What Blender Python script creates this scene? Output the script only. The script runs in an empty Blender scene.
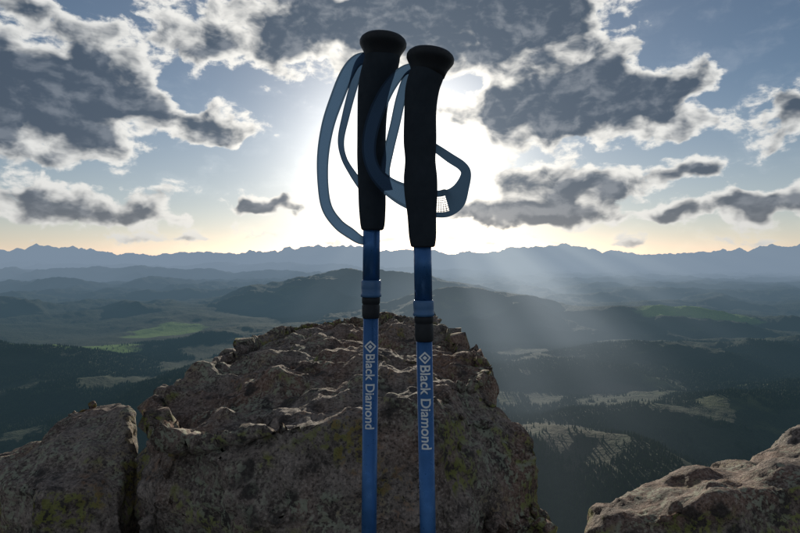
import bpy, bmesh, math, numpy as np
from mathutils import Vector, Matrix
scene = bpy.context.scene
scene.view_settings.view_transform='Standard'; scene.view_settings.look='None'; scene.view_settings.exposure=0
F=578.0
def W(u,v,d): return Vector(((u-400)/F*d, d, (252-v)/F*d))
SUN_AZ=1.4; SUN_EL=8.8
# ------------------------------------------------------------ node helpers
class NT:
    def __init__(s,tree): s.t=tree; s.n=tree.nodes; s.l=tree.links
    def new(s,typ,**k):
        n=s.n.new(typ)
        for a,b in k.items(): setattr(n,a,b)
        return n
    def put(s,sock,val):
        if val is None: return
        if isinstance(val,bpy.types.NodeSocket): s.l.new(val,sock)
        else: sock.default_value=val
    def m(s,op,a,b=None,c=None,clamp=False):
        n=s.new('ShaderNodeMath',operation=op,use_clamp=clamp)
        s.put(n.inputs[0],a); s.put(n.inputs[1],b); s.put(n.inputs[2],c)
        return n.outputs[0]
    def v(s,op,a,b=None,out=0):
        n=s.new('ShaderNodeVectorMath',operation=op)
        s.put(n.inputs[0],a); s.put(n.inputs[1],b)
        return n.outputs[out]
    def scale(s,a,f):
        n=s.new('ShaderNodeVectorMath',operation='SCALE'); s.put(n.inputs[0],a); s.put(n.inputs['Scale'],f); return n.outputs[0]
    def noise(s,vec,scale,detail=5,rough=.5,dist=0,out='Fac',dim='3D'):
        n=s.new('ShaderNodeTexNoise',noise_dimensions=dim); s.put(n.inputs['Vector'],vec)
        n.inputs['Scale'].default_value=scale; n.inputs['Detail'].default_value=detail
        n.inputs['Roughness'].default_value=rough; n.inputs['Distortion'].default_value=dist
        return n.outputs[out]
    def mix(s,f,a,b,blend='MIX'):
        n=s.new('ShaderNodeMix',data_type='RGBA',blend_type=blend,clamp_factor=True)
        s.put(n.inputs[0],f); s.put(n.inputs[6],a if not isinstance(a,tuple) else (*a,1)[:4]); s.put(n.inputs[7],b if not isinstance(b,tuple) else (*b,1)[:4])
        return n.outputs[2]
    def ss(s,x,a,b,c=0.,d=1.):
        n=s.new('ShaderNodeMapRange',interpolation_type='SMOOTHSTEP'); s.put(n.inputs[0],x)
        n.inputs[1].default_value=a; n.inputs[2].default_value=b; n.inputs[3].default_value=c; n.inputs[4].default_value=d
        return n.outputs[0]
# ------------------------------------------------------------ camera
cam=bpy.data.cameras.new('camera'); co=bpy.data.objects.new('camera',cam); scene.collection.objects.link(co)
co.rotation_euler=(math.radians(90),0,0); cam.lens=26.0; cam.sensor_width=36; cam.shift_y=-14.5/800
cam.clip_start=.02; cam.clip_end=300000; scene.camera=co
# ------------------------------------------------------------ world
world=bpy.data.worlds.new('World'); scene.world=world; world.use_nodes=True
w=NT(world.node_tree); w.n.clear()
def AE(u,v):
    x=(u-400)/F; z=(252-v)/F
    return math.degrees(math.atan(x)), math.degrees(math.atan(z/math.hypot(1,x)))
tc=w.new('ShaderNodeTexCoord'); dirv=tc.outputs['Generated']
sx=w.new('ShaderNodeSeparateXYZ'); w.l.new(dirv,sx.inputs[0])
az=w.m('MULTIPLY',w.m('ARCTAN2',sx.outputs[0],sx.outputs[1]),57.2958)
el=w.m('MULTIPLY',w.m('ARCSINE',sx.outputs[2]),57.2958)
cx=w.new('ShaderNodeCombineXYZ'); w.l.new(az,cx.inputs[0]); w.l.new(el,cx.inputs[1]); PP=cx.outputs[0]
tosun=w.v('SUBTRACT',(.2,SUN_EL-.5,0),PP); sdist=w.v('LENGTH',tosun,out=1)
wn=w.noise(PP,.25,3,.5,out='Color',dim='2D'); wn=w.v('MULTIPLY',w.v('SUBTRACT',wn,(.5,.5,.5)),(6,3.4,0))
Pw=w.v('ADD',PP,wn)
# bearings / elevations of the individual cloud masses: (centre, half size, strength)
blobs=[((20,92),(112,60),1.1),((105,92),(66,44),.5),((15,4),(50,12),.45),
 ((225,34),(85,30),.6),((330,22),(80,32),.6),((440,22),(110,44),.95),((550,16),(64,36),.7),
 ((212,128),(44,17),.85),((266,206),(34,9),.85),((50,206),(130,22),.65),((150,219),(60,8),.45),
 ((548,108),(94,30),1.2),((605,76),(50,24),.45),((668,108),(42,30),.7),((705,75),(35,20),.5),
 ((560,190),(68,27),.85),((500,216),(85,11),.6),((685,172),(55,13),.65),((665,215),(55,8),.55),((755,203),(65,15),.85),((797,115),(34,22),.8),
 ((400,239),(340,3.5),.30),((170,88),(22,18),-.35),((730,30),(85,40),-.45),((270,160),(60,22),-.3),((405,165),(52,48),-.4)]
acc=w.m('MULTIPLY',w.ss(w.m('ABSOLUTE',az),42,75),.22)  # extra cloud cover added out of view, to the sides and behind the camera
for (c,r,a) in blobs:
    x,y=AE(*c); rx=math.degrees(r[0]/F)*math.cos(math.radians(x))**2; ry=math.degrees(r[1]/F)*math.cos(math.radians(x))
    q=w.v('MULTIPLY',w.v('SUBTRACT',Pw,(x,y,0)),(1/rx,1/ry,0))
    e=w.m('EXPONENT',w.m('MULTIPLY',w.v('DOT_PRODUCT',q,q,out=1),-1.0))
    acc=w.m('MULTIPLY_ADD',e,a,acc)
Pe=w.v('ADD',PP,w.scale(wn,.3)); Ps=w.v('MULTIPLY',Pe,(1,1.7,1))
n1=w.noise(Ps,.24,8,.58,0,dim='2D')
tsn=w.v('ADD',w.scale(w.v('NORMALIZE',tosun),.8),(0,.5,0))
n1b=w.noise(w.v('ADD',Ps,w.v('MULTIPLY',tsn,(.9,1.6,0))),.24,4,.5,0,dim='2D')
n1a=w.noise(Ps,.24,4,.5,0,dim='2D')
ns=w.noise(Ps,.24,1.3,.5,0,dim='2D')
D0=w.m('SUBTRACT',w.m('MULTIPLY_ADD',w.m('SUBTRACT',n1,.5),1.5,acc),.27)
Ds=w.m('SUBTRACT',w.m('MULTIPLY_ADD',w.m('SUBTRACT',w.m('MULTIPLY_ADD',n1a,.4,w.m('MULTIPLY',ns,.6)),.5),1.3,acc),.27)
lit=w.m('SUBTRACT',n1a,n1b)
glow=w.m('EXPONENT',w.m('MULTIPLY',sdist,-1/12.0))
glow2=w.m('EXPONENT',w.m('MULTIPLY',w.m('MULTIPLY',sdist,sdist),-1/75.0))
mask=w.ss(D0,-.08,.14)
thick=w.ss(w.m('MULTIPLY_ADD',lit,-1.1,Ds),.02,.46)
bright=w.mix(glow,(.74,.75,.74),(2.0,1.85,1.6))
dark=w.mix(glow,(.060,.086,.125),(.19,.235,.29))
dark=w.mix(w.ss(w.m('MULTIPLY_ADD',lit,1.0,n1),.42,.85),dark,w.mix(glow,(.15,.18,.225),(.48,.50,.52)))
ccol=w.mix(thick,bright,dark)
back_fill=w.ss(w.m('ABSOLUTE',az),60,110); ccol=w.mix(back_fill,ccol,w.mix(thick,(.66,.64,.60),(.30,.31,.34)))  # unseen clouds behind the camera, added bright as fill light for the rocks
hor=w.m('EXPONENT',w.m('MULTIPLY',w.m('MAXIMUM',el,0.),-1/3.2))
ccol=w.mix(w.m('MULTIPLY',hor,.5),ccol,w.mix(glow,(.40,.38,.36),(.90,.76,.60)))
sky=w.new('ShaderNodeTexSky',sky_type='NISHITA',sun_disc=False)
sky.sun_elevation=math.radians(SUN_EL); sky.sun_rotation=math.radians(SUN_AZ); sky.altitude=2600; sky.air_density=1.0; sky.dust_density=1.0; sky.ozone_density=1.5
hs=w.new('ShaderNodeHueSaturation'); w.l.new(w.ss(el,3,16,.70,1.0),hs.inputs['Saturation']); w.l.new(sky.outputs[0],hs.inputs['Color'])
skc=w.mix(hor,hs.outputs[0],(1.0,.90,.98),'MULTIPLY')
bgs=w.new('ShaderNodeBackground'); w.l.new(skc,bgs.inputs[0]); bgs.inputs[1].default_value=.068
veil=w.mix(hor,(1.0,.95,.87),(.95,.76,.58))
vs=w.m('MULTIPLY_ADD',hor,.12,w.m('ADD',w.m('MULTIPLY',glow,.40),w.m('MULTIPLY',glow2,1.35)))
vs=w.m('ADD',vs,w.m('MULTIPLY',w.ss(n1,.45,.75),.06))
bgv=w.new('ShaderNodeBackground'); w.l.new(veil,bgv.inputs[0]); w.l.new(vs,bgv.inputs[1])
add=w.new('ShaderNodeAddShader'); w.l.new(bgs.outputs[0],add.inputs[0]); w.l.new(bgv.outputs[0],add.inputs[1])
bgc=w.new('ShaderNodeBackground'); w.l.new(ccol,bgc.inputs[0])
mx=w.new('ShaderNodeMixShader'); w.l.new(w.m('MULTIPLY',mask,.96),mx.inputs[0]); w.l.new(add.outputs[0],mx.inputs[1]); w.l.new(bgc.outputs[0],mx.inputs[2])
wo=w.new('ShaderNodeOutputWorld'); w.l.new(mx.outputs[0],wo.inputs[0])
# sun
sl=bpy.data.lights.new('sun','SUN'); sl.energy=4.2; sl.angle=math.radians(.6); sl.color=(1,.9,.74)
so=bpy.data.objects.new('sun',sl); scene.collection.objects.link(so)
sd=Vector((math.sin(math.radians(SUN_AZ))*math.cos(math.radians(SUN_EL)),math.cos(math.radians(SUN_AZ))*math.cos(math.radians(SUN_EL)),math.sin(math.radians(SUN_EL))))
so.rotation_euler=sd.to_track_quat('Z','Y').to_euler()
# ------------------------------------------------------------ numpy noise
rng=np.random.RandomState(7)
perm=rng.permutation(512); G=rng.uniform(-1,1,(512,2)); G/=np.linalg.norm(G,axis=1)[:,None]
def pn(x,y):
    xi=np.floor(x).astype(np.int64); yi=np.floor(y).astype(np.int64); xf=x-xi; yf=y-yi
    def gr(ix,iy,dx,dy):
        k=perm[(perm[ix&511]+iy)&511]; return G[k,0]*dx+G[k,1]*dy
    u=xf**3*(xf*(xf*6-15)+10); v=yf**3*(yf*(yf*6-15)+10)
    a=gr(xi,yi,xf,yf); b=gr(xi+1,yi,xf-1,yf); c=gr(xi,yi+1,xf,yf-1); e=gr(xi+1,yi+1,xf-1,yf-1)
    return (a*(1-u)+b*u)*(1-v)+(c*(1-u)+e*u)*v*1.0
def fbm(x,y,o=5,g_=.5):
    s=0;a=1
    for i in range(o): s=s+a*pn(x+i*17.3,y-i*9.1); x=x*2.03;y=y*2.03;a*=g_
    return s
def ridged(x,y,o=5,g_=.5):
    s=0;a=1
    for i in range(o): s=s+a*(1-2.2*np.abs(pn(x+i*13.1,y+i*7.7))); x=x*2.05;y=y*2.05;a*=g_
    return s
def ridge(pts): return [((u-400)/F*d,d,(252-v)/F*d) for (u,v,d) in pts]
R=[ # crest lines (bearing, height, distance km), flank slope, rounding, ruggedness, noise wavelength
 (ridge([(-250,255,48),(-50,252,50),(40,251,50),(90,256,50),(150,258,46),(200,254,48),(250,256,50),(290,251,52),(340,250,50),(380,254,50),(430,253,52),(470,256,50),(520,250,52),(560,249,50),(610,255,50),(680,257,47),(740,253,52),(780,248,52),(830,253,50),(1050,250,50)]),.14,.8,1.5,4.6),
 (ridge([(-200,258,33),(40,260,34),(110,258,33),(170,262,33),(300,258,34),(420,262,33),(500,259,33),(560,262,34),(700,261,32),(800,259,34),(1000,261,34)]),.12,.7,.75,4.5),
 (ridge([(-200,262,21),(0,264,22),(60,268,21),(120,266,21),(180,269,21),(230,264,22),(330,268,21),(440,271,20)]),.14,.5,.5,3.0),
 (ridge([(540,272,24),(620,268,24),(680,270,25),(800,266,24),(950,268,24)]),.12,.5,.45,3.0),
 (ridge([(-200,271,15),(50,273,15.5),(150,269,16),(260,274,15.5),(340,277,15)]),.16,.35,.42,2.2),
 (ridge([(-150,282,11),(0,287,11),(60,279,11.5),(130,290,11),(170,280,12),(240,287,11.5),(300,284,12)]),.22,.25,.32,1.6),
 (ridge([(150,318,7.6),(230,300,7.8),(290,284,8),(340,273,8.2),(375,272,8.2),(430,283,7.8),(450,293,7.4)]),.24,.22,.22,1.2),
 (ridge([(440,302,5.6),(468,287,5.8),(510,299,5.6),(560,306,5.6),(620,308,5.4),(690,312,5.2),(760,321,5.0),(860,326,4.8)]),.24,.14,.14,.9),
 (ridge([(-120,297,6.6),(10,300,6.6),(60,313,6.4),(130,303,6.8),(170,314,6.4)]),.26,.16,.2,1.0),
 (ridge([(180,345,4.4),(240,328,4.6),(300,322,4.8),(380,330,4.6)]),.26,.12,.12,.8),
 (ridge([(-100,338,3.2),(10,350,3.0),(45,372,2.7)]),.26,.1,.07,.6),
 (ridge([(120,398,2.2),(190,372,2.6),(270,356,3.0),(350,352,3.3)]),.26,.1,.07,.6),
 (ridge([(470,368,3.0),(560,358,3.1),(660,350,3.4),(800,345,3.7),(920,340,3.8)]),.2,.14,.1,.7),
 (ridge([(560,420,1.9),(640,404,2.0),(720,402,2.1),(840,388,2.3)]),.28,.08,.06,.5),
 (ridge([(500,440,1.4),(540,425,1.55),(600,436,1.45),(650,470,1.2)]),.34,.05,.03,.35),
]
sst=lambda x,a,b:(lambda t:t*t*(3-2*t))(np.clip((x-a)/(b-a),0,1))
def height(x,y):
    shp=x.shape; x=x.ravel(); y=y.ravel(); r=np.hypot(x,y)
    prof=-.66*(1-np.exp(-r/.55))-.02*np.clip(r,0,6)/6-.12*np.clip((r-6)/15,0,1)
    h=prof+(.035+.11*sst(r,4,12))*(ridged(x/1.9+5,y/1.9,6)-.9)*sst(r,.5,2.0)
    for pts,sl_,rd,rug,wl in R:
        ds=[p[1] for p in pts]; rg=.95/sl_+rug
        s=np.where((r>min(ds)*.9-rg)&(r<max(ds)*1.35+rg)&(y>-1))[0]
        X_,Y_=x[s],y[s]; best=np.full(X_.shape,-9.)
        wx=X_+wl*.35*fbm(X_/(wl*1.6)+3,Y_/(wl*1.6),3); wy=Y_+wl*.35*fbm(X_/(wl*1.6)-9,Y_/(wl*1.6)+5,3)
        for (a,b) in zip(pts[:-1],pts[1:]):
            ax,ay,azz=a;bx,by,bz=b; L2=(bx-ax)**2+(by-ay)**2
            t=np.clip(((wx-ax)*(bx-ax)+(wy-ay)*(by-ay))/L2,0,1)
            dd=np.hypot(wx-ax-t*(bx-ax),wy-ay-t*(by-ay))
            best=np.maximum(best,azz+t*(bz-azz)-sl_*(np.sqrt(dd*dd+rd*rd)-rd))
        mod=.5+1.0*np.clip(.5+.8*fbm(X_/(wl*3.1)+20,Y_/(wl*3.1)-4,2),0,1)
        best=best+rug*.5*mod*(ridged(X_/wl+1.7,Y_/wl,6,.46)-1.0)
        k=.02+rd*.02; hs_=h[s]; m_=np.maximum(hs_,best)
        h[s]=m_+k*np.log(np.exp(np.clip((hs_-m_)/k,-40,0))+np.exp(np.clip((best-m_)/k,-40,0)))
    t=sst(r,.2,.6)
    near=-.0009-.66*(1-np.exp(-np.clip(r-.0015,0,9)/.5))+.06*r*fbm(x/.04,y/.04,4)*sst(r,.003,.02)
    return (near*(1-t)+h*t).reshape(shp)
th_f=np.radians(np.linspace(-46,46,1000)); th_b=np.radians(np.linspace(46,314,120)[1:-1])
th=np.concatenate([th_f,th_b])
rr=np.concatenate([np.geomspace(.0003,.3,60)[:-1],np.geomspace(.3,62,560),np.geomspace(62,140,12)[1:]])
T,RR=np.meshgrid(th,rr); X=np.sin(T)*RR; Y=np.cos(T)*RR
Z=height(X,Y)
far=np.clip((RR-62)/20,0,1); Z=Z*(1-far)+(-1.2)*far
nT=len(th); nR=len(rr)
verts=np.stack([X,Y,Z],-1).reshape(-1,3)*1000
ii,jj=np.meshgrid(np.arange(nR-1),np.arange(nT),indexing='ij')
j2=(jj+1)%nT
quads=np.stack([ii*nT+jj,(ii+1)*nT+jj,(ii+1)*nT+j2,ii*nT+j2],-1).reshape(-1,4)
quads=quads[:,::-1]
def mesh_from(name,v,f,mat=None,smooth=True):
    me=bpy.data.meshes.new(name); k=f.shape[1]
    me.vertices.add(len(v)); me.vertices.foreach_set('co',np.ascontiguousarray(v,dtype=np.float32).ravel())
    me.loops.add(f.size); me.loops.foreach_set('vertex_index',np.ascontiguousarray(f,dtype=np.int32).ravel())
    me.polygons.add(len(f)); me.polygons.foreach_set('loop_start',np.arange(0,f.size,k,dtype=np.int32))
    me.polygons.foreach_set('use_smooth',np.full(len(f),smooth))
    me.update(calc_edges=True)
    ob=bpy.data.objects.new(name,me); scene.collection.objects.link(ob)
    if mat: me.materials.append(mat)
    return ob
# ---- aerial haze and sun shafts painted as emission over the surfaces, by world position
def add_painted_haze(nt,shader_out):
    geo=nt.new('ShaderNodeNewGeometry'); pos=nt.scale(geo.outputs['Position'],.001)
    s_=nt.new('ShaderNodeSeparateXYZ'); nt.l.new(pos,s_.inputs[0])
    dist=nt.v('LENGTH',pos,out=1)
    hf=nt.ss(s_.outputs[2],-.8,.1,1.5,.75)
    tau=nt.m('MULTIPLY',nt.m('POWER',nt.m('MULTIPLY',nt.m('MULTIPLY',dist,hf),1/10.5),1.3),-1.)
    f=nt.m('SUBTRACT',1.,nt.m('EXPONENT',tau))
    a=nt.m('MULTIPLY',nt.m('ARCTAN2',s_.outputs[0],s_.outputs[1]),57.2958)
    a2=nt.m('DIVIDE',nt.m('SUBTRACT',a,10.),13.); lobe=nt.m('EXPONENT',nt.m('MULTIPLY',nt.m('MULTIPLY',a2,a2),-1.))  # sector right of the sun where the haze colour is painted brighter
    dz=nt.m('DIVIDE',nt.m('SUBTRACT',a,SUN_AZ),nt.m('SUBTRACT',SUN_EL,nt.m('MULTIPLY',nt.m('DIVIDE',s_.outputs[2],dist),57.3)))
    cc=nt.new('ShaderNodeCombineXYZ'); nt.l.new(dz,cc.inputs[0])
    sh=nt.ss(nt.noise(cc.outputs[0],1.6,1.5,.5),.32,.68,.45,1.45)  # painted light shafts: noise streaks fanning out from the sun direction
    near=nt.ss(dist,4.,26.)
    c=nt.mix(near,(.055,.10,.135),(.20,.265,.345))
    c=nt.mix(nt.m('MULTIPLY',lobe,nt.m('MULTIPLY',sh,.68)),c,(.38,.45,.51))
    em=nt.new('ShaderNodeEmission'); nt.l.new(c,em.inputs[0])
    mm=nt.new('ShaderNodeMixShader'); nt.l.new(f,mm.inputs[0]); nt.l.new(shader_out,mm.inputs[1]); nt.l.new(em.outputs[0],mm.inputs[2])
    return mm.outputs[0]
def newmat(name):
    m=bpy.data.materials.new(name); m.use_nodes=True; nt=NT(m.node_tree); nt.n.clear()
    o=nt.new('ShaderNodeOutputMaterial'); b=nt.new('ShaderNodeBsdfPrincipled'); nt.l.new(b.outputs[0],o.inputs[0]); return m,nt,b,o
tm,nt,b,o=newmat('mountain_terrain_mat'); tm.cycles.emission_sampling='NONE'
geo=nt.new('ShaderNodeNewGeometry'); pk=nt.scale(geo.outputs['Position'],.001)
sp=nt.new('ShaderNodeSeparateXYZ'); nt.l.new(pk,sp.inputs[0])
flat=nt.v('MULTIPLY',pk,(1,1,0))
big=nt.noise(flat,1.1,6,.62,.4); med=nt.noise(flat,6,5,.62); fine=nt.noise(pk,60,3,.6)
gm=nt.ss(nt.m('MULTIPLY_ADD',med,.5,big),.80,.92)
forest=nt.mix(fine,(.008,.016,.008),(.036,.056,.023))
grass=nt.mix(med,(.045,.075,.022),(.11,.12,.045))
wob=nt.v('MULTIPLY',nt.v('SUBTRACT',nt.noise(flat,3.2,4,.6,out='Color'),(.5,.5,.5)),(.6,.6,0))
fw=nt.v('ADD',flat,wob)
def spot(x,y,rx,ry):
    q=nt.v('MULTIPLY',nt.v('SUBTRACT',fw,(x,y,0)),(1/rx,1/ry,0))
    return nt.ss(nt.v('DOT_PRODUCT',q,q,out=1),1.3,.6)
def sp_px(u,v,d,ru,rd): return spot((u-400)/F*d,d,ru/F*d,rd)
MEAD=[(82,348,3.65,48,.5),(165,320,5.0,32,.45),(700,318,5.2,60,.25)]
mead=sp_px(*MEAD[0])
for q in MEAD[1:]: mead=nt.m('MAXIMUM',mead,sp_px(*q))
brn=nt.m('MAXIMUM',sp_px(565,450,1.6,48,.28),sp_px(610,380,2.6,40,.12))
col=nt.mix(nt.m('MULTIPLY',gm,.7),forest,grass)
col=nt.mix(nt.m('MULTIPLY',brn,nt.ss(med,.3,.6,.3,.85)),col,(.060,.058,.036))
col=nt.mix(nt.m('MULTIPLY',mead,nt.ss(med,.3,.5,.6,1.)),col,(.19,.32,.06))
snow=nt.m('MULTIPLY',nt.ss(sp.outputs[1],38,44),nt.ss(nt.noise(pk,2.2,6,.7),.48,.56))
snow=nt.m('MULTIPLY',snow,nt.ss(sp.outputs[2],-.3,.15)); col=nt.mix(snow,col,(.8,.82,.85))
dist=nt.v('LENGTH',pk,out=1)
col=nt.mix(nt.ss(dist,.03,.3,1,0),col,nt.mix(nt.noise(geo.outputs['Position'],3,6,.65),(.12,.085,.065),(.3,.24,.2)))
nt.l.new(col,b.inputs['Base Color']); b.inputs['Roughness'].default_value=.95; b.inputs['Specular IOR Level'].default_value=.1
bp=nt.new('ShaderNodeBump'); bp.inputs['Strength'].default_value=.9; bp.inputs['Distance'].default_value=16
nt.l.new(nt.noise(pk,40,4,.7),bp.inputs['Height']); nt.l.new(bp.outputs[0],b.inputs['Normal'])
nt.l.new(add_painted_haze(nt,b.outputs[0]),o.inputs[0])
mesh_from('mountain_terrain',verts,quads,tm)
# ------------------------------------------------------------ distant pine forest (one object)
N=190000
ta=np.radians(rng.uniform(-38,38,N)); tr=np.sqrt(rng.uniform(.55**2,4.6**2,N)); tx=np.sin(ta)*tr; ty=np.cos(ta)*tr
keep=fbm(tx/.7+4,ty/.7,4)+.35*fbm(tx/.12,ty/.12,3)>-.12
for (u,v,d,ru,rd_) in MEAD+[(565,450,1.6,48,.28),(610,380,2.6,40,.12)]:
    q=((tx-(u-400)/F*d)/(ru/F*d))**2+((ty-d)/rd_)**2; keep&=(q>1.1)|(rng.uniform(size=N)<.06)
tx,ty=tx[keep],ty[keep]; tz=height(tx,ty)
n=len(tx); hgt=rng.uniform(7,17,n)*.001; rad=hgt*rng.uniform(.16,.26,n); rot=rng.uniform(0,6.28,n)
v_=np.zeros((n,9,3))
for k in range(4):
    a=rot+k*math.pi/2
    v_[:,k]=np.stack([tx+rad*np.cos(a),ty+rad*np.sin(a),tz-.002],-1)
    v_[:,4+k]=np.stack([tx+.55*rad*np.cos(a+.5),ty+.55*rad*np.sin(a+.5),tz+hgt*.45],-1)
v_[:,8]=np.stack([tx,ty,tz+hgt],-1)
fl=[]
for k in range(4):
    k2=(k+1)%4; fl+= [(k,k2,4+k),(k2,4+k2,4+k),(4+k,4+k2,8)]
fl=np.array(fl); ff=(np.arange(n)[:,None,None]*9+fl[None]).reshape(-1,3)
fm,nt,b,o=newmat('pine_forest_mat'); fm.cycles.emission_sampling='NONE'; geo=nt.new('ShaderNodeNewGeometry')
nt.l.new(nt.mix(nt.noise(geo.outputs['Position'],.06,3,.6),(.010,.020,.009),(.045,.070,.026)),b.inputs['Base Color']); b.inputs['Roughness'].default_value=.95; b.inputs['Specular IOR Level'].default_value=.05
nt.l.new(add_painted_haze(nt,b.outputs[0]),o.inputs[0])
mesh_from('pine_forest',v_.reshape(-1,3)*1000,ff,fm,False)
# ------------------------------------------------------------ boulders
rm_,nt,b,o=newmat('granite_mat')
tcn=nt.new('ShaderNodeTexCoord'); op=tcn.outputs['Object']
n_big=nt.noise(op,3.2,3,.6,.5); n_mid=nt.noise(op,20,6,.66); n_f=nt.noise(op,150,4,.75); n_sp=nt.noise(op,75,3,.65)
c=nt.mix(nt.ss(n_big,.40,.60),(.215,.14,.108),(.235,.20,.178))
c=nt.mix(nt.ss(n_mid,.38,.58),nt.mix(.68,c,(.05,.041,.036)),c)
c=nt.mix(nt.ss(n_f,.50,.66,0,.7),c,(.42,.36,.32))
c=nt.mix(nt.ss(n_f,.48,.36,0,.85),c,(.032,.027,.025))
vo=nt.new('ShaderNodeTexVoronoi'); nt.l.new(nt.v('ADD',op,nt.scale(nt.noise(op,25,3,.6,out='Color'),.04)),vo.inputs['Vector']); vo.inputs['Scale'].default_value=24
n7=nt.noise(op,6,4,.6,out='Color'); s7=nt.new('ShaderNodeSeparateXYZ'); nt.l.new(n7,s7.inputs[0])
blk=nt.m('MULTIPLY',nt.ss(vo.outputs['Distance'],.5,.28),nt.ss(s7.outputs[0],.46,.56))
c=nt.mix(nt.m('MULTIPLY',blk,.8),c,(.03,.029,.029))
pale=nt.m('MULTIPLY',nt.ss(n_sp,.50,.58),nt.ss(s7.outputs[1],.46,.58))
c=nt.mix(nt.m('MULTIPLY',pale,.75),c,(.30,.33,.25))
geo=nt.new('ShaderNodeNewGeometry'); sn=nt.new('ShaderNodeSeparateXYZ'); nt.l.new(geo.outputs['Normal'],sn.inputs[0])
yel=nt.m('MULTIPLY',nt.ss(s7.outputs[2],.48,.57),nt.ss(n_sp,.47,.56))
yel=nt.m('MULTIPLY',yel,nt.ss(sn.outputs[2],.85,.4))
c=nt.mix(nt.m('MULTIPLY',yel,.85),c,(.21,.22,.06))
org=nt.m('MULTIPLY',nt.ss(s7.outputs[0],.45,.37),nt.ss(n_sp,.51,.57)); c=nt.mix(nt.m('MULTIPLY',org,.45),c,(.26,.13,.06))
nt.l.new(c,b.inputs['Base Color']); b.inputs['Roughness'].default_value=.85; b.inputs['Specular IOR Level'].default_value=.3
hh=nt.m('MULTIPLY_ADD',n_f,.22,n_mid)
b1=nt.new('ShaderNodeBump'); b1.inputs['Strength'].default_value=1.; b1.inputs['Distance'].default_value=.018; nt.l.new(hh,b1.inputs['Height'])
nt.l.new(b1.outputs[0],b.inputs['Normal'])
def tex(name,typ,size,**k):
    t=bpy.data.textures.new(name,typ); t.noise_scale=size
    for a,v_ in k.items(): setattr(t,a,v_)
    return t
def boulder(name,pts,voxel,amp=1.0):
    bm=bmesh.new()
    for p in pts: bm.verts.new(p)
    bmesh.ops.convex_hull(bm,input=bm.verts)
    for v_ in [v_ for v_ in bm.verts if not v_.link_faces]: bm.verts.remove(v_)
    me=bpy.data.meshes.new(name); bmesh.ops.recalc_face_normals(bm,faces=bm.faces); bm.to_mesh(me); bm.free()
    ob=bpy.data.objects.new(name,me); scene.collection.objects.link(ob); me.materials.append(rm_)
    bv=ob.modifiers.new('soften','BEVEL'); bv.width=.03; bv.segments=3; bv.limit_method='ANGLE'
    r=ob.modifiers.new('remesh','REMESH'); r.mode='VOXEL'; r.voxel_size=voxel; r.use_smooth_shade=True
    def disp(nm,t,s,mid=.5):
        d_=ob.modifiers.new(nm,'DISPLACE'); d_.texture=t; d_.strength=s*amp; d_.mid_level=mid; d_.texture_coords='LOCAL'
    disp('swell',tex(name+'a','CLOUDS',.26,noise_depth=2),.11)
    disp('facets',tex(name+'b','VORONOI',.22,distance_metric='MANHATTAN',weight_1=-1,weight_2=1),.075,.35)
    disp('blocks',tex(name+'b2','VORONOI',.10,distance_metric='CHEBYCHEV',weight_1=-1,weight_2=1),.034,.35)
    disp('lumps',tex(name+'c','CLOUDS',.07,noise_depth=4),.042)
    disp('chips',tex(name+'d','VORONOI',.035,weight_1=-1,weight_2=1),.010,.4)
    disp('grain',tex(name+'e','CLOUDS',.013,noise_depth=3),.007)
    return ob
B=-1.7
boulder('granite_boulder',[W(143,396,1.3),W(165,382,1.45),W(250,338,2.0),W(300,322,2.2),W(345,315,2.35),W(405,311,2.35),W(436,316,2.2),W(450,332,1.9),
  W(496,362,1.45),W(504,388,1.35),W(160,432,1.04),W(260,424,1.0),W(350,416,.97),W(430,396,1.02),W(502,418,1.18),
  W(136,533,1.05),W(300,533,.9),W(420,533,.9),W(560,533,1.12),(-.6,1.1,B),(-.3,.9,B),(.12,.88,B),(.5,1.1,B),(.6,1.5,B),(-.6,1.6,B),(0,2.4,B),(.2,2.4,-.5),(-.3,2.4,-.5)],.007)
boulder('granite_boulder',[W(-20,474,1.25),W(60,408,1.5),W(95,392,1.55),W(126,398,1.5),W(134,430,1.3),W(20,486,1.1),W(122,500,1.15),
  (-.85,1.1,B),(-.52,1.1,B),(-.5,1.7,B),(-.9,1.8,B),(-1.0,1.4,-.6),W(110,407,1.8),W(138,560,1.2)],.0075,.7)
boulder('granite_boulder',[W(-60,478,2.3),W(10,455,2.4),W(44,436,2.5),W(60,470,2.2),W(-20,520,2.0),(-2.,2.4,B-1),(-1.3,2.3,B-1),(-1.3,3,B-1),(-2.2,3.1,B-1),W(30,441,2.9)],.012,.6)
boulder('granite_boulder',[W(586,500,1.25),W(630,476,1.35),W(700,462,1.5),W(800,429,1.8),W(900,400,2.0),W(574,533,1.15),W(690,506,1.1),W(800,484,1.15),W(900,460,1.2),
  (.36,1.15,B),(.7,.95,B),(1.1,1.0,B),(1.5,1.3,B),(1.6,1.9,B),(.6,1.9,B),(1.0,2.1,B)],.0085,.6)
# ------------------------------------------------------------ trekking poles
def simple(name,col,rough,metal=0,bumps=None,spec=.5):
    m,nt,b,o=newmat(name); tcx=nt.new('ShaderNodeTexCoord')
    n=nt.noise(tcx.outputs['Object'],60,5,.6)
    nt.l.new(nt.mix(n,tuple(x*.75 for x in col),tuple(min(1,x*1.25) for x in col)),b.inputs['Base Color'])
    nt.l.new(nt.ss(nt.noise(tcx.outputs['Object'],140,4,.6),.3,.7,rough-.08,rough+.1),b.inputs['Roughness'])
    b.inputs['Metallic'].default_value=metal; b.inputs['Specular IOR Level'].default_value=spec
    if bumps:
        bb=nt.new('ShaderNodeBump'); bb.inputs['Strength'].default_value=bumps[1]; bb.inputs['Distance'].default_value=.0005
        nt.l.new(nt.noise(tcx.outputs['Object'],bumps[0],3,.7),bb.inputs['Height']); nt.l.new(bb.outputs[0],b.inputs['Normal'])
    return m
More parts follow.
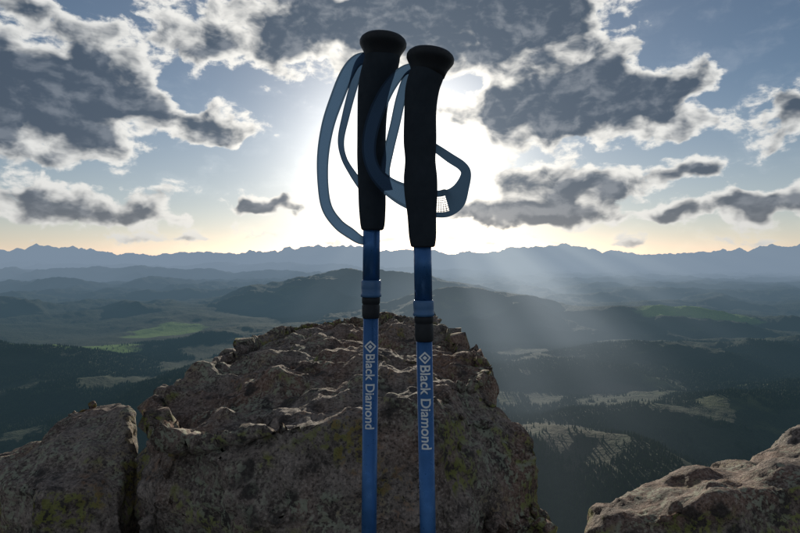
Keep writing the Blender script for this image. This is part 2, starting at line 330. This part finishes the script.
m_blue=simple('blue_anodised_mat',(.030,.115,.30),.33,.5)
m_blue2=simple('blue_collar_mat',(.045,.13,.28),.4,.1)
m_black=simple('black_plastic_mat',(.014,.017,.022),.6,0,None,.3)
m_foam=simple('black_foam_mat',(.022,.030,.040),.9,0,(700,.4),.2)
m_white=simple('white_print_mat',(.75,.78,.8),.6)
m_steel=simple('steel_tip_mat',(.5,.5,.5),.3,.9)
def strapmat():
    m,nt,b,o=newmat('strap_webbing_mat'); uv=nt.new('ShaderNodeUVMap'); uv.uv_map='UVMap'
    s_=nt.new('ShaderNodeSeparateXYZ'); nt.l.new(uv.outputs[0],s_.inputs[0]); U,V=s_.outputs[0],s_.outputs[1]
    wv=nt.m('MULTIPLY',nt.m('SINE',nt.m('MULTIPLY',U,3800)),nt.m('SINE',nt.m('MULTIPLY',V,75)))
    c=nt.mix(nt.ss(wv,-.6,.6),(.038,.085,.165),(.085,.155,.275))
    c=nt.mix(nt.noise(uv.outputs[0],60,4,.6),nt.mix(.5,c,(.02,.04,.07)),c)
    edge=nt.m('ABSOLUTE',nt.m('SUBTRACT',V,.5)); c=nt.mix(nt.ss(edge,.34,.38),c,(.022,.042,.075))
    nt.l.new(c,b.inputs['Base Color']); b.inputs['Roughness'].default_value=.85
    tr=nt.new('ShaderNodeBsdfTranslucent'); nt.l.new(nt.mix(.3,c,(.09,.17,.29)),tr.inputs[0])
    mm=nt.new('ShaderNodeMixShader'); mm.inputs[0].default_value=.5; nt.l.new(b.outputs[0],mm.inputs[1]); nt.l.new(tr.outputs[0],mm.inputs[2]); nt.l.new(mm.outputs[0],o.inputs[0])
    return m
def padmat():
    m,nt,b,o=newmat('strap_pad_mat'); uv=nt.new('ShaderNodeUVMap'); uv.uv_map='UVMap'
    s_=nt.new('ShaderNodeSeparateXYZ'); nt.l.new(uv.outputs[0],s_.inputs[0]); U,V=s_.outputs[0],s_.outputs[1]
    c=nt.mix(nt.noise(uv.outputs[0],300,3,.6),(.018,.036,.07),(.038,.072,.125)); nt.l.new(c,b.inputs['Base Color']); b.inputs['Roughness'].default_value=.85
    gx=nt.m('PINGPONG',nt.m('MULTIPLY',U,1/.0028),.5); gy=nt.m('PINGPONG',nt.m('MULTIPLY',V,13),.5)
    hole=nt.m('MULTIPLY',nt.ss(gx,.10,.16),nt.ss(gy,.10,.16))
    mid=lambda x,a,b_: nt.m('MULTIPLY',nt.m('GREATER_THAN',x,a),nt.m('LESS_THAN',x,b_))
    reg=nt.m('MULTIPLY',mid(U,PADW[0],PADW[1]),mid(V,.2,.76))
    hole=nt.m('MULTIPLY',hole,reg)
    t=nt.new('ShaderNodeBsdfTransparent'); tr=nt.new('ShaderNodeBsdfTranslucent'); tr.inputs[0].default_value=(.035,.07,.125,1)
    m0=nt.new('ShaderNodeMixShader'); m0.inputs[0].default_value=.4; nt.l.new(b.outputs[0],m0.inputs[1]); nt.l.new(tr.outputs[0],m0.inputs[2])
    mm=nt.new('ShaderNodeMixShader'); nt.l.new(hole,mm.inputs[0]); nt.l.new(m0.outputs[0],mm.inputs[1]); nt.l.new(t.outputs[0],mm.inputs[2]); nt.l.new(mm.outputs[0],o.inputs[0])
    return m
PADW=(.010,.031)
m_strap=strapmat(); m_pad=padmat()
def loft(name,secs,mat,parent,n=40,cap=True):
    v=[];f=[]
    for (c,rx,ry) in secs:
        for k in range(n):
            a=2*math.pi*k/n; v.append((c[0]+rx*math.cos(a),c[1]+ry*math.sin(a),c[2]))
    for i in range(len(secs)-1):
        for k in range(n):
            f.append((i*n+k,i*n+(k+1)%n,(i+1)*n+(k+1)%n,(i+1)*n+k))
    if cap: f.append(tuple(range(n))); f.append(tuple((len(secs)-1)*n+k for k in range(n)))
    me=bpy.data.meshes.new(name); me.from_pydata(v,[],f); bm=bmesh.new(); bm.from_mesh(me); bmesh.ops.recalc_face_normals(bm,faces=bm.faces); bm.to_mesh(me); bm.free()
    for p in me.polygons: p.use_smooth=len(p.vertices)==4
    ob=bpy.data.objects.new(name,me); scene.collection.objects.link(ob); me.materials.append(mat); ob.parent=parent
    return ob
def crom(P_,t):
    n=len(P_); i=min(int(t),n-2); f=t-i
    p0=P_[max(i-1,0)];p1=P_[i];p2=P_[i+1];p3=P_[min(i+2,n-1)]
    return .5*((2*p1)+(-p0+p2)*f+(2*p0-5*p1+4*p2-p3)*f*f+(-p0+3*p1-3*p2+p3)*f**3)
def ribbon(name,pts,mat,parent,steps=9):
    """pts: (u,v,d, halfwidth, tilt): tilt 0 = flat side out, 1 = edge on"""
    C=[np.array(W(p[0],p[1],p[2])) for p in pts]; Hh=[np.array([p[3]*p[2]/F,p[4]]) for p in pts]
    n=(len(pts)-1)*steps; v=[];uvs=[];s=0;prev=None
    cs=[crom(C,i/steps) for i in range(n+1)]; hs=[crom(Hh,i/steps) for i in range(n+1)]
    for i in range(n+1):
        tg=cs[min(i+1,n)]-cs[max(i-1,0)]; tg/=np.linalg.norm(tg)+1e-9
        side=np.cross(tg,[0,1,0]); side/=np.linalg.norm(side)+1e-9
        nrm=np.cross(side,tg); a=hs[i][1]*math.pi/2
        side=side*math.cos(a)+nrm*math.sin(a)
        hw=hs[i][0]
        if prev is not None: s+=np.linalg.norm(cs[i]-prev)
        prev=cs[i]
        for k in range(5):
            q=k/4*2-1; v.append(tuple(cs[i]+side*hw*q)); uvs.append((s,k/4))
    f=[(i*5+k,i*5+k+1,(i+1)*5+k+1,(i+1)*5+k) for i in range(n) for k in range(4)]
    me=bpy.data.meshes.new(name); me.from_pydata(v,[],f); ul=me.uv_layers.new(name='UVMap')
    for L in me.loops: ul.data[L.index].uv=uvs[L.vertex_index]
    for p in me.polygons: p.use_smooth=True
    ob=bpy.data.objects.new(name,me); scene.collection.objects.link(ob); me.materials.append(mat); ob.parent=parent
    return ob
def pole(d,ax,grip,capc,gripbot,col,blk,text_y,hw1,hw2,straps):
    par=bpy.data.objects.new('trekking_pole',None); scene.collection.objects.link(par)
    k=d/F; (ua,va),(ub,vb)=ax
    def A(v,du=0):
        u=ua+(ub-ua)*(v-va)/(vb-va); return W(u+du,v,d)
    def lathe(nm,prof,mat): return loft(nm,[(A(v),hw*k,hw*k) for v,hw in prof],mat,par)
    vend=252+.93/d*F
    lathe('upper_shaft',[(gripbot-20,hw1),(col[0]+2,hw1)],m_blue)
    c0,c1=col
    lathe('lock_collar',[(c0,hw1+.2),(c0+.6,hw1+1.2),(c0+2,hw1+1.7),(c0+8,hw1+1.3),(c1-4,hw1+1.3),(c1-3,hw1+1.9),(c1-.6,hw1+1.9),(c1,hw1+1)],m_blue2)
    lathe('lock_sleeve',[(c1-.2,hw1+.1),(c1+1,hw1+.7),(c1+6,hw1+.5),(c1+6.6,hw1-.1),(c1+8,hw1-.1),(c1+8.6,hw1+.5),(blk-3,hw1+.3),(blk-1,hw1-.2),(blk,hw2+.3)],m_black)
    vm=vend-.42*F/d*0.85
    lathe('lower_shaft',[(blk-1,hw2),(vm,hw2)],m_blue)
    lathe('second_collar',[(vm-18,hw2),(vm-17,hw2+1.6),(vm,hw2+1.6),(vm+12,hw2+.6),(vm+13,hw2-1)],m_black)
    lathe('tip_shaft',[(vm+10,hw2-1.4),(vend-60,hw2-1.4)],m_blue)
    lathe('tip_basket',[(vend-62,hw2),(vend-60,hw2+3),(vend-50,26),(vend-48,26),(vend-46,6),(vend-12,4)],m_black)
    lathe('steel_tip',[(vend-13,2.6),(vend-3,2.4),(vend,1.2)],m_steel)
    gs=[np.array(g_,float) for g_ in grip]; N=(len(gs)-1)*8; secs=[]
    for i in range(N+1):
        y,c_,h_=crom(gs,i/8); h_*=.97
        secs.append((W(c_,y,d),h_*k,h_*k*1.12))
    y,c_,h_=gs[-1]; secs.append((W(c_,y+1.2,d),h_*k*.85,h_*k*.95))
    loft('foam_grip',secs,m_foam,par)
    cu,cv,chw,chh,tilt=capc
    prof=[(.0,.12),(.01,.38),(.04,.64),(.11,.84),(.22,.95),(.34,1.0),(.48,.995),(.58,.95),(.70,.88),(.85,.80),(1.0,.75),(1.2,.70)]
    cs=[]
    for t,r in prof: cs.append((Vector((0,0,(1-2*t)*chh*k)),r*chw*k,r*chw*k*1.2))
    cp=loft('grip_cap',cs,m_black,par,64); cp.location=W(cu,cv,d); cp.rotation_euler=(math.radians(3),math.radians(tilt),0)
    cu_=bpy.data.curves.new('t','FONT'); cu_.body='Black Diamond'; cu_.size=1; cu_.offset=.018
    to=bpy.data.objects.new('t',cu_); scene.collection.objects.link(to); bpy.context.view_layer.update()
    me=bpy.data.meshes.new_from_object(to.evaluated_get(bpy.context.evaluated_depsgraph_get())); bpy.data.objects.remove(to)
    bm=bmesh.new(); bm.from_mesh(me)
    xs=[v.co.x for v in bm.verts]; x0,x1=min(xs),max(xs)
    def poly(pp): bm.faces.new([bm.verts.new((x,y,0)) for x,y in pp])
    L=text_y[1]-text_y[0]; sc=L/(x1-x0)
    cxm=x0-7.5/sc; r1=6.2/sc; r2=4.0/sc; cy=.33
    for q in range(4):
        a=math.pi/2*q; a2=a+math.pi/2
        p=lambda r,t:(cxm+r*math.cos(t),cy+r*math.sin(t))
        poly([p(r1,a),p(r1,a2),p(r2,a2),p(r2,a)])
    poly([p(r2*.55,math.pi/2*q) for q in range(4)])
    for q in np.linspace(-.25,.95,22):
        bmesh.ops.bisect_plane(bm,geom=bm.verts[:]+bm.edges[:]+bm.faces[:],plane_co=(0,q,0),plane_no=(0,1,0))
    rk=hw2*k+.00025
    for v in bm.verts:
        yv=text_y[0]+(v.co.x-x0)*sc; a=(v.co.y-cy)*sc*1.05/hw2
        ctr=A(yv); v.co=Vector((ctr.x+rk*math.sin(a),ctr.y-rk*math.cos(a),ctr.z))
    bm.to_mesh(me); bm.free(); me.materials.clear(); me.materials.append(m_white)
    ob=bpy.data.objects.new('printed_marking',me); scene.collection.objects.link(ob); ob.parent=par
    for s_ in straps: ribbon(s_[0],s_[1],s_[2],par,*s_[3:])
    return par
dl=.64; dr=.60
pole(dl,((371.5,240),(369,533)),[(46,383.5,15),(56,382.6,18),(66,380.5,18.8),(78,377.6,18.6),(92,374.5,17.2),(112,372.3,15.4),(140,371.5,14.8),(158,372,15.4),(180,371.8,14.4),(205,372.2,14),(222,372.5,12.9),(229,372.5,11.7)],
  (383,46,23.5,10.5,4),229,(280,297),318,(353,427),8.5,7.6,
  [('wrist_strap',[(374,58,dl+.012,6,.3),(358,60,dl+.012,6,.3),(347,74,dl+.012,7,.2),(337,98,dl+.01,7,.1),(328,125,dl+.008,6.5,.1),(323,155,dl+.006,6,.15),(323,185,dl+.004,5.5,.15),(327,208,dl,5.5,.1),(338,224,dl-.004,5.5,.05),(350,233,dl-.006,5.5,0),(361,240,dl-.002,4.5,.1),(369,238,dl+.014,4,.3),(372,215,dl+.024,6,.2),(372,190,dl+.026,6,.2)],m_strap),
   ('inner_strap',[(372,56,dl+.022,6,.3),(360,66,dl+.024,6,.5),(353,88,dl+.026,6,.6),(346,115,dl+.028,6,.65),(341,140,dl+.028,6,.7),(344,158,dl+.026,6,.7),(353,174,dl+.024,6,.6),(363,188,dl+.022,6,.5),(372,200,dl+.02,6,.4)],m_strap)])
pole(dr,((422.5,250),(428,533)),[(60,430,15),(70,428,18.2),(80,425,18.6),(92,422,17.6),(112,420.3,16.6),(140,420,17),(160,420.3,15.8),(178,420.5,17.3),(195,421,16.9),(215,421.8,15),(236,422.6,14.1),(246,422.9,12.5)],
  (430,61,24,10.5,8),246,(300,316),341,(364,447),8.9,8.0,
  [('wrist_strap',[(420,68,dr+.014,5,.3),(405,70,dr+.014,5,.3),(391,84,dr+.012,6.5,.2),(379,106,dr+.008,7.5,.1),(371,130,dr+.002,7.5,.1),(369,152,dr-.006,7,.15),(374,170,dr-.004,7,.1),(386,184,dr+.004,8.5,0),(402,194,dr+.014,11,0),(418,200,dr+.024,13,0)],m_strap),
   ('inner_strap',[(424,70,dr+.024,5,.3),(408,78,dr+.026,5,.4),(401,98,dr+.028,5.5,.3),(395,125,dr+.028,5.5,.3),(389,150,dr+.026,5.5,.3),(385,172,dr+.022,5.5,.3),(388,190,dr+.018,5.5,.2)],m_strap),
   ('strap_pad',[(424,203,dr+.03,13,0),(436,204,dr+.02,13.5,0),(446,203,dr+.012,14,0),(455,198,dr+.004,12,0),(462,187,dr-.002,7.5,.1),(466,174,dr-.006,5.5,.3),(462,166,dr-.008,5,.3),(450,158,dr-.004,4.8,.2),(437,149,dr+.004,4.2,.1),(424,141,dr+.02,4,.1)],m_pad)])
bpy.context.view_layer.update()
